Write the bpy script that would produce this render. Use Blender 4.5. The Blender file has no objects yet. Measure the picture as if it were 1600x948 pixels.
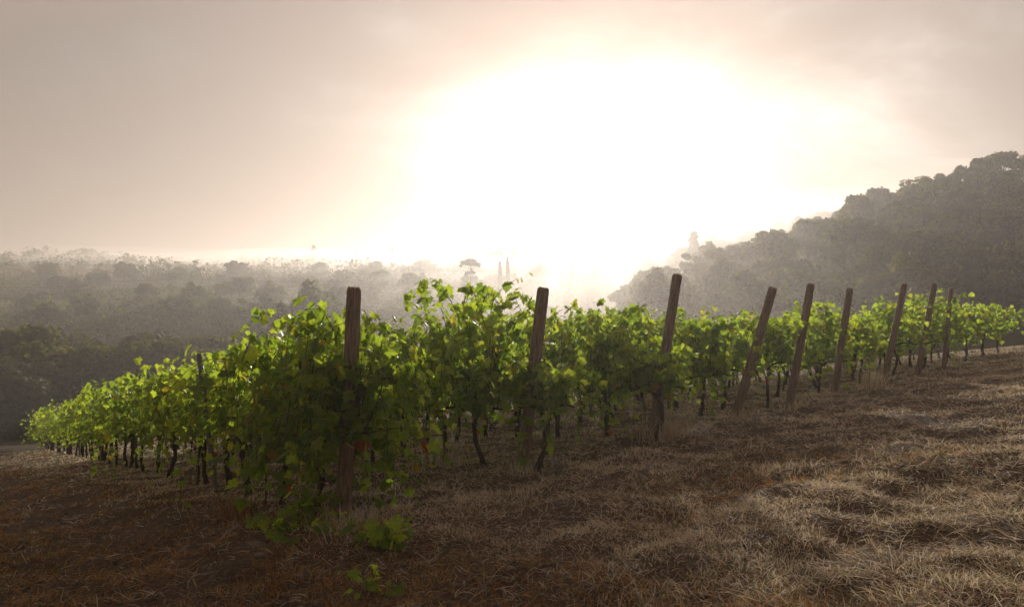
import bpy, math, random
import numpy as np
from mathutils import Vector, Matrix

random.seed(7)
rng = np.random.default_rng(7)
SC = bpy.context.scene
COL = SC.collection

# ------------------------------------------------------------------ camera, sky, sun, exposure
F = 1060.0            # focal length in photograph pixels (1600 wide)
CZ = 1.5              # camera height in the scene's z
cam_d = bpy.data.cameras.new('camera')
cam_d.sensor_width = 36.0
cam_d.lens = F / 1600 * 36.0
cam_d.clip_start = 0.05
cam_d.clip_end = 6000
cam = bpy.data.objects.new('camera', cam_d)
cam.location = (0, 0, CZ)
cam.rotation_euler = (math.radians(90), 0, 0)
COL.objects.link(cam)
SC.camera = cam

SUN_EL = math.radians(11.5)
SUN_AZ = math.radians(6.8)        # to the right of straight ahead (+Y)
SUN_DIR = Vector((math.sin(SUN_AZ) * math.cos(SUN_EL), math.cos(SUN_AZ) * math.cos(SUN_EL), math.sin(SUN_EL)))

world = bpy.data.worlds.new('World')
SC.world = world
world.use_nodes = True
wt = world.node_tree
wt.nodes.clear()


def N(t, kind, **kw):
    n = t.nodes.new(kind)
    for k, v in kw.items():
        setattr(n, k, v)
    return n


def wmath(op, a, b=None, t=wt):
    n = t.nodes.new('ShaderNodeMath')
    n.operation = op
    for i, v in enumerate((a, b)):
        if v is None:
            continue
        if isinstance(v, (int, float)):
            n.inputs[i].default_value = v
        else:
            t.links.new(v, n.inputs[i])
    return n.outputs[0]


sky = N(wt, 'ShaderNodeTexSky', sky_type='NISHITA', sun_disc=False, sun_elevation=SUN_EL,
        sun_rotation=SUN_AZ, dust_density=1.0, air_density=1.0, ozone_density=1.0)
bg_sky = N(wt, 'ShaderNodeBackground')
bg_sky.inputs['Strength'].default_value = 0.05
fogged = N(wt, 'ShaderNodeVectorMath', operation='MULTIPLY')     # the blue is taken out of the sky by the fog above
fogged.inputs[1].default_value = (0.20, 0.13, 0.095)
wt.links.new(sky.outputs[0], fogged.inputs[0])
wt.links.new(fogged.outputs[0], bg_sky.inputs['Color'])
tc = N(wt, 'ShaderNodeTexCoord')
nrm = N(wt, 'ShaderNodeVectorMath', operation='NORMALIZE')
wt.links.new(tc.outputs['Generated'], nrm.inputs[0])
off = N(wt, 'ShaderNodeVectorMath', operation='SUBTRACT')
wt.links.new(nrm.outputs[0], off.inputs[0])
off.inputs[1].default_value = SUN_DIR
flat = N(wt, 'ShaderNodeVectorMath', operation='MULTIPLY')       # the layered fog spreads the aureole sideways
flat.inputs[1].default_value = (1.0, 1.0, 1.5)
wt.links.new(off.outputs[0], flat.inputs[0])
leng = N(wt, 'ShaderNodeVectorMath', operation='LENGTH')
wt.links.new(flat.outputs[0], leng.inputs[0])
theta = leng.outputs['Value']
# drifting fog makes the aureole uneven
cn = N(wt, 'ShaderNodeTexNoise')
cn.inputs['Scale'].default_value = 2.6
cn.inputs['Detail'].default_value = 5
cn.inputs['Roughness'].default_value = 0.55
cn.inputs['Distortion'].default_value = 0.3
mapn = N(wt, 'ShaderNodeMapping')
mapn.inputs['Scale'].default_value = (1.0, 1.0, 1.9)
wt.links.new(nrm.outputs[0], mapn.inputs['Vector'])
wt.links.new(mapn.outputs[0], cn.inputs['Vector'])
wob = wmath('MULTIPLY_ADD', cn.outputs['Fac'], 2.2)
wob.node.inputs[2].default_value = -0.1
th = wmath('MULTIPLY', theta, wob)
core = wmath('MULTIPLY', wmath('EXPONENT', wmath('MULTIPLY', wmath('POWER', wmath('DIVIDE', th, 0.20), 2.0), -1.0)), 0.72)
halo = wmath('MULTIPLY', wmath('EXPONENT', wmath('MULTIPLY', wmath('DIVIDE', th, 0.42), -1.0)), 0.20)
glow = wmath('ADD', core, halo)
bg_glow = N(wt, 'ShaderNodeBackground')
bg_glow.inputs['Color'].default_value = (1.0, 0.92, 0.85, 1)
wt.links.new(glow, bg_glow.inputs['Strength'])
bg_fog = N(wt, 'ShaderNodeBackground')       # the grey-pink fog layer itself
bg_fog.inputs['Color'].default_value = (1.0, 0.74, 0.60, 1)
wt.links.new(wmath('MULTIPLY', wob, 0.112), bg_fog.inputs['Strength'])
add1 = N(wt, 'ShaderNodeAddShader')
add2 = N(wt, 'ShaderNodeAddShader')
wo = N(wt, 'ShaderNodeOutputWorld')
wt.links.new(bg_sky.outputs[0], add1.inputs[0])
wt.links.new(bg_glow.outputs[0], add1.inputs[1])
wt.links.new(add1.outputs[0], add2.inputs[0])
wt.links.new(bg_fog.outputs[0], add2.inputs[1])
wt.links.new(add2.outputs[0], wo.inputs['Surface'])
world.cycles.sampling_method = 'MANUAL'
world.cycles.sample_map_resolution = 512

sun_d = bpy.data.lights.new('sun', 'SUN')
sun_d.energy = 2.3
sun_d.angle = math.radians(2.0)
sun_d.color = (1.0, 0.94, 0.86)
sun = bpy.data.objects.new('sun', sun_d)
sun.rotation_euler = (-SUN_DIR).to_track_quat('-Z', 'Y').to_euler()
sun.location = (20, 100, 60)
COL.objects.link(sun)

SC.view_settings.view_transform = 'Standard'
SC.view_settings.look = 'None'
SC.view_settings.gamma = 1.0
SC.view_settings.exposure = 1.0
SC.render.engine = 'CYCLES'
cy = SC.cycles
cy.use_denoising = True
cy.max_bounces = 10
cy.diffuse_bounces = 3
cy.glossy_bounces = 2
cy.transmission_bounces = 4
cy.transparent_max_bounces = 8
cy.volume_bounces = 6
cy.sample_clamp_indirect = 6.0

# ------------------------------------------------------------------ helpers


def hash2(ix, iy, s):
    h = (ix.astype(np.int64) * 374761393 + iy.astype(np.int64) * 668265263 + s * 974634777) & 0xFFFFFFFF
    h = ((h ^ (h >> 13)) * 1274126177) & 0xFFFFFFFF
    return ((h ^ (h >> 16)) & 0xFFFF) / 65535.0


def vnoise(x, y, s=0):
    ix = np.floor(x); iy = np.floor(y)
    fx = x - ix; fy = y - iy
    fx = fx * fx * (3 - 2 * fx); fy = fy * fy * (3 - 2 * fy)
    a = hash2(ix, iy, s); b = hash2(ix + 1, iy, s); c = hash2(ix, iy + 1, s); d = hash2(ix + 1, iy + 1, s)
    return (a * (1 - fx) + b * fx) * (1 - fy) + (c * (1 - fx) + d * fx) * fy


def fbm(x, y, s=0, o=3):
    t = 0.0; w = 1.0; n = 0.0
    for k in range(o):
        t = t + w * vnoise(x * 2 ** k, y * 2 ** k, s + k * 7); n += w; w *= 0.5
    return t / n


def sst(a, b, x):
    t = np.clip((x - a) / (b - a), 0, 1)
    return t * t * (3 - 2 * t)


def mk(name, V, Fs, mat, parent=None, tint=None, smooth=False, link=True):
    """One mesh from arrays. Fs: (M,k) array or a list of such arrays. tint: one value per face."""
    if isinstance(Fs, np.ndarray):
        Fs = [Fs]
    V = np.asarray(V, dtype=np.float32)
    loops = np.concatenate([f.ravel() for f in Fs]).astype(np.int32)
    tot = np.concatenate([np.full(len(f), f.shape[1], dtype=np.int32) for f in Fs])
    st = np.concatenate([[0], np.cumsum(tot)[:-1]]).astype(np.int32)
    me = bpy.data.meshes.new(name)
    me.vertices.add(len(V)); me.vertices.foreach_set('co', V.ravel())
    me.loops.add(len(loops)); me.loops.foreach_set('vertex_index', loops)
    me.polygons.add(len(tot)); me.polygons.foreach_set('loop_start', st)
    me.polygons.foreach_set('use_smooth', np.full(len(tot), bool(smooth)))
    if tint is not None:
        at = me.attributes.new('tint', 'FLOAT', 'FACE')
        at.data.foreach_set('value', np.asarray(tint, dtype=np.float32))
    me.update(calc_edges=True)
    if mat:
        me.materials.append(mat)
    if not link:
        return me
    return ob(name, me, parent)


def ob(name, me, parent=None):
    o = bpy.data.objects.new(name, me)
    COL.objects.link(o)
    if parent is not None:
        o.parent = parent
    return o


def tag(o, label=None, cat=None, group=None, kind=None):
    for k, v in (('label', label), ('category', cat), ('group', group), ('kind', kind)):
        if v:
            o[k] = v
    return o


def thing(name, label, cat, loc=(0, 0, 0), group=None):
    o = bpy.data.objects.new(name, None)
    o.empty_display_size = 0.2
    o.location = loc
    COL.objects.link(o)
    return tag(o, label, cat, group)


def tube(points, radii, seg=7, cap=True, wob=0.0, r=None):
    P = np.asarray(points, float); n = len(P)
    radii = np.broadcast_to(np.asarray(radii, float), (n,))
    T = np.gradient(P, axis=0)
    T /= np.linalg.norm(T, axis=1)[:, None] + 1e-9
    ref = np.array([0.0, 0, 1]) if abs(T[0, 2]) < 0.9 else np.array([1.0, 0, 0])
    A = np.cross(T, ref); A /= np.linalg.norm(A, axis=1)[:, None] + 1e-9
    B = np.cross(T, A)
    an = np.linspace(0, 2 * np.pi, seg, endpoint=False)
    V = []
    for i in range(n):
        rr = radii[i] * (1 + (wob * (r.random(seg) - .5) if wob else 0))
        V.append(P[i] + (np.cos(an) * rr)[:, None] * A[i] + (np.sin(an) * rr)[:, None] * B[i])
    V = np.concatenate(V)
    Fq = []
    for i in range(n - 1):
        for k in range(seg):
            a = i * seg + k; b = i * seg + (k + 1) % seg
            Fq.append((a, b, b + seg, a + seg))
    Fq = np.array(Fq)
    Ft = None
    if cap:
        V = np.concatenate([V, P[:1], P[-1:]])
        c0, c1 = n * seg, n * seg + 1
        Ft = np.array([(c0, (k + 1) % seg, k) for k in range(seg)] +
                      [(c1, (n - 1) * seg + k, (n - 1) * seg + (k + 1) % seg) for k in range(seg)])
    return V, Fq, Ft


def join(parts):
    Vs, Q, T = [], [], []
    off = 0
    for V, q, t in parts:
        Vs.append(V)
        if q is not None and len(q):
            Q.append(q + off)
        if t is not None and len(t):
            T.append(t + off)
        off += len(V)
    out = []
    if Q:
        out.append(np.concatenate(Q))
    if T:
        out.append(np.concatenate(T))
    return np.concatenate(Vs), out


# ------------------------------------------------------------------ materials

def new_mat(name):
    m = bpy.data.materials.new(name)
    m.use_nodes = True
    t = m.node_tree
    t.nodes.clear()
    return m, t


def ramp(t, fac, stops, interp='LINEAR'):
    r = t.nodes.new('ShaderNodeValToRGB')
    r.color_ramp.interpolation = interp
    e = r.color_ramp.elements
    while len(e) > 1:
        e.remove(e[-1])
    e[0].position = stops[0][0]; e[0].color = (*stops[0][1], 1)
    for p, c in stops[1:]:
        x = e.new(p); x.color = (*c, 1)
    t.links.new(fac, r.inputs[0])
    return r.outputs[0]


def tint_value(t):
    a = N(t, 'ShaderNodeAttribute', attribute_name='tint')
    oi = N(t, 'ShaderNodeObjectInfo')
    return wmath('FRACT', wmath('ADD', a.outputs['Fac'], oi.outputs['Random'], t), None, t)


def leaf_mat(name, stops, trans_gain, mix, rough=0.55, spec=0.3, warm=(1.25, 1.15, 0.55), veins=False):
    m, t = new_mat(name)
    c = ramp(t, tint_value(t), stops)
    if veins:
        g = N(t, 'ShaderNodeNewGeometry')
        nz = N(t, 'ShaderNodeTexNoise')
        nz.inputs['Scale'].default_value = 60
        t.links.new(g.outputs['Position'], nz.inputs['Vector'])
        mx = N(t, 'ShaderNodeMix', data_type='RGBA', blend_type='MULTIPLY')
        mx.inputs['Factor'].default_value = 0.6
        t.links.new(c, mx.inputs['A'])
        t.links.new(ramp(t, nz.outputs['Fac'], [(0.3, (0.65, 0.65, 0.6)), (0.7, (1.15, 1.15, 1.1))]), mx.inputs['B'])
        c = mx.outputs['Result']
    b = N(t, 'ShaderNodeBsdfPrincipled')
    b.inputs['Roughness'].default_value = rough
    b.inputs['Specular IOR Level'].default_value = spec
    t.links.new(c, b.inputs['Base Color'])
    tr = N(t, 'ShaderNodeBsdfTranslucent')
    vm = N(t, 'ShaderNodeVectorMath', operation='MULTIPLY')
    t.links.new(c, vm.inputs[0])
    vm.inputs[1].default_value = tuple(w * trans_gain for w in warm)
    t.links.new(vm.outputs[0], tr.inputs['Color'])
    mx = N(t, 'ShaderNodeMixShader')
    mx.inputs[0].default_value = mix
    t.links.new(b.outputs[0], mx.inputs[1])
    t.links.new(tr.outputs[0], mx.inputs[2])
    o = N(t, 'ShaderNodeOutputMaterial')
    t.links.new(mx.outputs[0], o.inputs['Surface'])
    return m


M_LEAF = leaf_mat('vine_leaf', [(0.0, (0.06, 0.11, 0.020)), (0.35, (0.10, 0.165, 0.030)), (0.7, (0.135, 0.20, 0.036)),
                                (0.95, (0.15, 0.21, 0.036)), (0.985, (0.16, 0.17, 0.03)), (1.0, (0.18, 0.13, 0.03))],
                  3.2, 0.64, rough=0.4, spec=0.45, warm=(1.38, 1.14, 0.40), veins=True)
M_YLEAF = leaf_mat('yellow_leaf', [(0, (0.30, 0.22, 0.03)), (1, (0.34, 0.27, 0.05))], 1.6, 0.5, warm=(1.2, 1.1, .5))
M_RLEAF = leaf_mat('red_leaf', [(0, (0.30, 0.03, 0.015)), (1, (0.36, 0.09, 0.02))], 1.5, 0.5, warm=(1.3, .9, .7))
M_TREE = leaf_mat('tree_foliage', [(0, (0.042, 0.055, 0.010)), (0.5, (0.075, 0.088, 0.016)), (1, (0.125, 0.125, 0.024))],
                  2.0, 0.45, rough=0.7, spec=0.15)
M_OLIVE = leaf_mat('grey_green_foliage', [(0, (0.065, 0.075, 0.042)), (1, (0.11, 0.115, 0.068))], 1.1, 0.3, rough=0.7, spec=0.15)
M_CONIFER = leaf_mat('conifer_foliage', [(0, (0.025, 0.04, 0.02)), (1, (0.045, 0.06, 0.028))], 1.0, 0.2, rough=0.75, spec=0.1)
M_GRASS = leaf_mat('dry_grass', [(0.0, (0.16, 0.08, 0.045)), (0.12, (0.24, 0.145, 0.09)), (0.3, (0.50, 0.40, 0.29)), (0.6, (0.68, 0.585, 0.46)),
                                 (0.85, (0.80, 0.71, 0.585)), (0.93, (0.20, 0.20, 0.07)), (1.0, (0.12, 0.15, 0.045))],
                   1.0, 0.35, rough=0.6, spec=0.25, warm=(1.1, 1.0, .8))
M_RUST = leaf_mat('rusty_grass', [(0.0, (0.10, 0.045, 0.018)), (0.4, (0.36, 0.165, 0.055)), (0.75, (0.50, 0.29, 0.12)),
                                  (0.9, (0.14, 0.13, 0.04)), (1.0, (0.09, 0.11, 0.03))],
                  1.0, 0.35, rough=0.6, spec=0.2, warm=(1.1, 1.0, .8))


def rough_mat(name, stops, scale=(8, 8, 8), detail=6, rough=0.85, bump=0.4, bump_scale=None, coord='Object', dist=0.01, noise_scale=1.0):
    m, t = new_mat(name)
    tcn = N(t, 'ShaderNodeTexCoord')
    mp = N(t, 'ShaderNodeMapping')
    mp.inputs['Scale'].default_value = scale
    t.links.new(tcn.outputs[coord], mp.inputs['Vector'])
    nz = N(t, 'ShaderNodeTexNoise')
    nz.inputs['Scale'].default_value = noise_scale
    nz.inputs['Detail'].default_value = detail
    nz.inputs['Roughness'].default_value = 0.65
    t.links.new(mp.outputs[0], nz.inputs['Vector'])
    c = ramp(t, nz.outputs['Fac'], stops)
    b = N(t, 'ShaderNodeBsdfPrincipled')
    b.inputs['Roughness'].default_value = rough
    b.inputs['Specular IOR Level'].default_value = 0.2
    t.links.new(c, b.inputs['Base Color'])
    bp = N(t, 'ShaderNodeBump')
    bp.inputs['Strength'].default_value = bump
    bp.inputs['Distance'].default_value = dist
    t.links.new(nz.outputs['Fac'], bp.inputs['Height'])
    t.links.new(bp.outputs[0], b.inputs['Normal'])
    o = N(t, 'ShaderNodeOutputMaterial')
    t.links.new(b.outputs[0], o.inputs['Surface'])
    return m


M_POST = rough_mat('weathered_wood', [(0.3, (0.09, 0.058, 0.04)), (0.45, (0.21, 0.145, 0.10)), (0.6, (0.32, 0.235, 0.17)), (0.8, (0.42, 0.335, 0.26))],
                   scale=(55, 55, 5.0), bump=0.55, dist=0.008, detail=9)
M_STAKE = rough_mat('grey_wood', [(0.3, (0.11, 0.10, 0.09)), (0.7, (0.27, 0.25, 0.22))], scale=(50, 50, 4), bump=0.6, dist=0.006)
M_BARK = rough_mat('vine_bark', [(0.3, (0.018, 0.012, 0.008)), (0.55, (0.065, 0.044, 0.03)), (0.75, (0.14, 0.10, 0.07))], scale=(60, 60, 9), bump=1.0, dist=0.012)
M_CANE = rough_mat('green_brown_cane', [(0.3, (0.09, 0.05, 0.022)), (0.7, (0.18, 0.14, 0.055))], scale=(30, 30, 30), bump=0.1)
M_TRUNK = rough_mat('tree_bark', [(0.3, (0.03, 0.024, 0.018)), (0.7, (0.10, 0.08, 0.06))], scale=(6, 6, 1.5), bump=0.5, dist=0.03)
M_STONE = rough_mat('pale_stone', [(0.3, (0.09, 0.075, 0.063)), (0.7, (0.26, 0.225, 0.195))], scale=(25, 25, 25), bump=0.5, dist=0.006)
M_SHALE = rough_mat('shale', [(0.3, (0.05, 0.04, 0.033)), (0.7, (0.17, 0.135, 0.11))], scale=(9, 9, 9), bump=0.4, coord='Object')
M_GRAPE = rough_mat('dark_grape', [(0.3, (0.012, 0.008, 0.02)), (0.7, (0.05, 0.03, 0.06))], scale=(30, 30, 30), rough=0.45, bump=0.05)


def metal_mat(name, col, rough):
    m, t = new_mat(name)
    b = N(t, 'ShaderNodeBsdfPrincipled')
    b.inputs['Metallic'].default_value = 1.0
    tcn = N(t, 'ShaderNodeTexCoord')
    nz = N(t, 'ShaderNodeTexNoise')
    nz.inputs['Scale'].default_value = 40
    t.links.new(tcn.outputs['Object'], nz.inputs['Vector'])
    t.links.new(ramp(t, nz.outputs['Fac'], [(0.3, tuple(c * .55 for c in col)), (0.65, col)]), b.inputs['Base Color'])
    b.inputs['Roughness'].default_value = rough
    o = N(t, 'ShaderNodeOutputMaterial')
    t.links.new(b.outputs[0], o.inputs['Surface'])
    return m


M_WIRE = metal_mat('galvanised_wire', (0.36, 0.35, 0.34), 0.6)
M_RUSTY = metal_mat('rusty_rod', (0.20, 0.11, 0.07), 0.7)


def ground_mat():
    m, t = new_mat('vineyard_soil')
    g = N(t, 'ShaderNodeNewGeometry')
    n1 = N(t, 'ShaderNodeTexNoise'); n1.inputs['Scale'].default_value = 1.3; n1.inputs['Detail'].default_value = 8; n1.inputs['Roughness'].default_value = .62
    n2 = N(t, 'ShaderNodeTexNoise'); n2.inputs['Scale'].default_value = 26; n2.inputs['Detail'].default_value = 8; n2.inputs['Roughness'].default_value = .7
    n3 = N(t, 'ShaderNodeTexNoise'); n3.inputs['Scale'].default_value = 0.045; n3.inputs['Detail'].default_value = 5
    for n in (n1, n2, n3):
        t.links.new(g.outputs['Position'], n.inputs['Vector'])
    soil = ramp(t, n2.outputs['Fac'], [(0.3, (0.03, 0.02, 0.013)), (0.52, (0.11, 0.078, 0.054)), (0.72, (0.27, 0.205, 0.15))])
    straw = ramp(t, n2.outputs['Fac'], [(0.3, (0.06, 0.038, 0.02)), (0.55, (0.20, 0.14, 0.08)), (0.75, (0.36, 0.28, 0.18))])
    mx = N(t, 'ShaderNodeMix', data_type='RGBA')
    t.links.new(ramp(t, n1.outputs['Fac'], [(0.48, (0, 0, 0)), (0.75, (.7, .7, .7))]), mx.inputs['Factor'])
    t.links.new(soil, mx.inputs['A']); t.links.new(straw, mx.inputs['B'])
    far = ramp(t, n3.outputs['Fac'], [(0.35, (0.035, 0.04, 0.016)), (0.55, (0.06, 0.06, 0.025)), (0.66, (0.13, 0.09, 0.05)), (0.72, (0.19, 0.12, 0.075))])
    ln = N(t, 'ShaderNodeVectorMath', operation='LENGTH')
    t.links.new(g.outputs['Position'], ln.inputs[0])
    mr = N(t, 'ShaderNodeMapRange'); mr.inputs['From Min'].default_value = 40; mr.inputs['From Max'].default_value = 65
    t.links.new(ln.outputs['Value'], mr.inputs['Value'])
    mx2 = N(t, 'ShaderNodeMix', data_type='RGBA')
    t.links.new(mr.outputs[0], mx2.inputs['Factor'])
    t.links.new(mx.outputs['Result'], mx2.inputs['A']); t.links.new(far, mx2.inputs['B'])
    b = N(t, 'ShaderNodeBsdfPrincipled')
    b.inputs['Roughness'].default_value = 0.95
    b.inputs['Specular IOR Level'].default_value = 0.1
    t.links.new(mx2.outputs['Result'], b.inputs['Base Color'])
    bp = N(t, 'ShaderNodeBump'); bp.inputs['Strength'].default_value = 0.9; bp.inputs['Distance'].default_value = 0.03
    t.links.new(n2.outputs['Fac'], bp.inputs['Height'])
    t.links.new(bp.outputs[0], b.inputs['Normal'])
    o = N(t, 'ShaderNodeOutputMaterial')
    t.links.new(b.outputs[0], o.inputs['Surface'])
    return m


M_GROUND = ground_mat()

# ------------------------------------------------------------------ terrain
R_DIR = np.array([-0.612, 0.791])     # along the rows, away from their end posts (downhill)
E_DIR = np.array([0.731, 0.683])      # along the line of end posts
POST0 = np.array([-1.5, 6.0])
STEP = np.array([1.605, 1.5])


def ground(x, y, fine=True):
    """Height of the ground (scene z) at x, y; arrays or floats."""
    x = np.asarray(x, float); y = np.asarray(y, float)
    R = np.hypot(x, y)
    plane = -1.04 + 0.111 * x - 0.110 * y
    plane = 9.0 * np.tanh(plane / 9.0) * np.where(plane > 0, 1, 0) + np.where(plane > 0, 0, np.maximum(plane, -16))
    plane = plane - 0.35 * np.exp(-(R / 3.0) ** 2)
    # field path on the left is worn a little lower, with a bank beyond it
    d = (x - POST0[0]) * E_DIR[0] + (y - POST0[1]) * E_DIR[1]
    plane = plane - 0.10 * np.exp(-((d + 1.5) / 0.55) ** 2) * sst(40, 25, R)
    yy = np.maximum(y, 1.0)
    u = np.clip(x / yy, -1.2, 1.2)
    zl = np.interp(y, [-200, 30, 60, 85, 120, 175, 250, 370, 480, 1300], [-4, -6, -12, -13.5, -6.5, 0.5, 9.8, 22.0, 15, 3])
    c1 = np.interp(u, [.1, .2, .28, .37, .42, .47, .52, .57, .66, .8, 1.2], [2.0, 3.0, 5.0, 7.0, 8.6, 12.5, 15.5, 18, 23.5, 28, 30])
    c2 = np.interp(u, [.1, .25, .3, .42, .5, .66, .8, 1.2], [6, 12, 16, 24, 27, 29, 30, 30])
    c1 = c1 * .68; c2 = c2 * .66
    zr = -4 + (c1 + 4) * sst(45, 108, y)
    zr = zr + (c2 - zr) * sst(122, 178, y)
    zr = zr + (8 - zr) * sst(450, 900, y)
    zl = zl + (3.2 * np.sin(u * 7.5 + .6) + 2.0 * np.sin(u * 17 + 1)) * sst(220, 340, y) - 3 * sst(-.5, -.75, u) * sst(220, 340, y)
    far = zl + (zr - zl) * sst(.10, .24, u)
    far = far + (fbm(x / 40 + 50, y / 40 + 50, 3) - .5) * 5 * sst(60, 120, R)
    # terraces on the far slope
    far = far + 0.45 * np.sin(far * 1.9) * sst(100, 140, R) * sst(.25, .1, u)
    far = np.where(y < 0, plane, far)
    z = plane + (far - plane) * sst(34, 72, np.where(y < 0, 0, R))
    z = np.maximum(z, -16.5)
    if fine:
        k = sst(40, 12, R)
        z = z + k * ((fbm(x * 0.7, y * 0.7, 11, 3) - .5) * 0.18 + (fbm(x * 2.7, y * 2.7, 21, 2) - .5) * 0.17)
    return z + CZ


def gz(x, y):
    return float(ground(x, y))


def at(px, py, Y):
    return np.array([(px - 800) / F * Y, Y, CZ - (py - 474) / F * Y])


rad = np.geomspace(0.5, 1300, 330)
ang = np.radians(np.concatenate([np.linspace(-65, 65, 281), np.linspace(65, 295, 60)[1:-1]]))
RR, AA = np.meshgrid(rad, ang, indexing='ij')
gx = (RR * np.sin(AA)).ravel(); gy = (RR * np.cos(AA)).ravel()
V = np.stack([gx, gy, ground(gx, gy)], 1)
na = len(ang); nr = len(rad)
ii, jj = np.meshgrid(np.arange(nr - 1), np.arange(na), indexing='ij')
a = (ii * na + jj).ravel(); b = (ii * na + (jj + 1) % na).ravel()
Fq = np.stack([a, b, b + na, a + na], 1)
V = np.concatenate([V, [[0, 0, gz(0, 0)]]])
Ft = np.array([(len(V) - 1, (k + 1) % na, k) for k in range(na)])
tag(mk('ground', V, [Fq[:, ::-1], Ft[:, ::-1]], M_GROUND, smooth=True), kind='structure')

# ------------------------------------------------------------------ vine leaves
RS = [(0.0, .06), (.10, -.09), (.27, -.16), (.42, -.02), (.37, .13), (.60, .27), (.52, .47), (.32, .47), (.33, .66), (.15, .80), (0.0, 1.02)]


def leaf_mesh(kind, r):
    """Unit lobed leaf: stalk end at the origin, tip towards +Y, blade facing +Z."""
    if kind == 'near':
        out = RS + [(-x, y) for x, y in RS[-2:0:-1]]
        c = (0, .34)
    elif kind == 'mid':
        h = [(0, .04), (.40, -.10), (.56, .30), (.28, .66), (0, 1.0)]
        out = h + [(-x, y) for x, y in h[-2:0:-1]]
        c = (0, .36)
    else:
        V = np.array([(0, 0, 0), (.52, .35, -.10), (0, 1, -.12), (-.52, .35, -.10)])
        return V, np.array([(0, 1, 2), (0, 2, 3)])
    P = np.array([c] + out, float)
    j = r.normal(0, .022, P.shape); j[0] = 0
    P = P + j
    fold = r.uniform(.05, .4); curl = r.uniform(-.05, .38); tw = r.uniform(-.3, .3)
    z = -fold * np.abs(P[:, 0]) * .6 - curl * (P[:, 1] - .2) ** 2 + tw * P[:, 0] * P[:, 1] + r.normal(0, .025, len(P))
    z[0] = .05
    V = np.column_stack([P, z])
    n = len(out)
    T = [(0, 1 + k, 1 + (k + 1) % n) for k in range(n)]
    if kind == 'near':       # leaf stalk
        b = len(V)
        V = np.concatenate([V, [(-.018, .0, .0), (.018, .0, .0), (0.0, -.62, .22), (0, -.2, .12)]])
        T += [(b, b + 1, b + 3), (b + 3, b + 1, b + 2)]
    return V, np.array(T)


LEAF_V = {k: [leaf_mesh(k, np.random.default_rng(100 + i)) for i in range(n)] for k, n in (('near', 9), ('mid', 6), ('far', 1))}
LEAF_ME = [mk('leaf', V, T, M_LEAF, tint=np.zeros(len(T)), link=False) for V, T in LEAF_V['near']]
LEAF_MEY = [mk('leaf', V, T, M_YLEAF, tint=np.zeros(len(T)), link=False) for V, T in LEAF_V['near'][:3]]
LEAF_MER = [mk('leaf', V, T, M_RLEAF, tint=np.zeros(len(T)), link=False) for V, T in LEAF_V['near'][:3]]


def frames(nrm, tip):
    """Rotation matrices (columns x, y=tip, z=normal) for arrays of directions."""
    tip = tip / (np.linalg.norm(tip, axis=1)[:, None] + 1e-9)
    x = np.cross(tip, nrm); x /= np.linalg.norm(x, axis=1)[:, None] + 1e-9
    z = np.cross(x, tip)
    return np.stack([x, tip, z], axis=2)


def place_leaves(pos, mats, size, kind, r):
    """All leaves as one joined geometry. Returns V, T, tint."""
    lib = LEAF_V[kind]
    pick = r.integers(0, len(lib), len(pos))
    Vs, Ts, tn = [], [], []
    off = 0
    for k, (V, T) in enumerate(lib):
        idx = np.where(pick == k)[0]
        if not len(idx):
            continue
        W = np.einsum('nij,vj->nvi', mats[idx] * size[idx, None, None], V) + pos[idx, None, :]
        Vs.append(W.reshape(-1, 3))
        o = off + np.arange(len(idx))[:, None, None] * len(V)
        Ts.append((T[None] + o).reshape(-1, 3))
        tn.append(np.repeat(r.random(len(idx)), len(T)))
        off += len(idx) * len(V)
    return np.concatenate(Vs), np.concatenate(Ts), np.concatenate(tn)


def shoot(p0, d0, L, droop, r, step=0.06):
    n = max(3, int(L / step))
    P = [np.array(p0, float)]
    d = np.array(d0, float)
    for i in range(n):
        d = d + r.normal(0, .13, 3) + np.array([0, 0, -droop * (i / n) ** 1.5])
        d /= np.linalg.norm(d)
        P.append(P[-1] + d * step)
    return np.array(P)


def leaves_on(P, out, r, size, per=1, gap=0.05):
    """Leaf poses along a shoot P; out = sideways directions the blades may face."""
    pos, nr_, tp, sz = [], [], [], []
    for i in range(1, len(P)):
        for q in range(per):
            side = out if r.random() < .5 else -out
            side = side + r.normal(0, .45, 3)
            pet = side * r.uniform(.35, 1.0) + np.array([0, 0, r.uniform(-.2, .5)])
            p = P[i] + pet * gap * r.uniform(.4, 1.6)
            nn = side * r.uniform(.5, 1.1) + np.array([0, 0, r.uniform(.0, .9)]) + r.normal(0, .35, 3)
            t = np.array([0, 0, -1.0]) * r.uniform(.3, 1) + side * .45 + r.normal(0, .5, 3)
            pos.append(p); nr_.append(nn); tp.append(t); sz.append(size * r.uniform(.48, 1.28) * (1 - .28 * (i / len(P)) ** 3))
    return pos, nr_, tp, sz


PERP = np.array([E_DIR[0], E_DIR[1], 0])
R3 = np.array([R_DIR[0], R_DIR[1], -0.157]); R3 /= np.linalg.norm(R3)


def row_pt(i, t):
    return POST0 + STEP * i + R_DIR * t


ORD = ['first', 'second', 'third', 'fourth', 'fifth', 'sixth', 'seventh', 'eighth', 'ninth', 'tenth', 'eleventh', 'twelfth',
       'thirteenth', 'fourteenth', 'fifteenth']
ROWNAME = ['the nearest row', 'the second row', 'the third row', 'the fourth row', 'the fifth row', 'the sixth row', 'the seventh row',
           'the eighth row', 'the ninth row', 'the tenth row', 'the eleventh row', 'the twelfth row', 'the thirteenth row']


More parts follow.
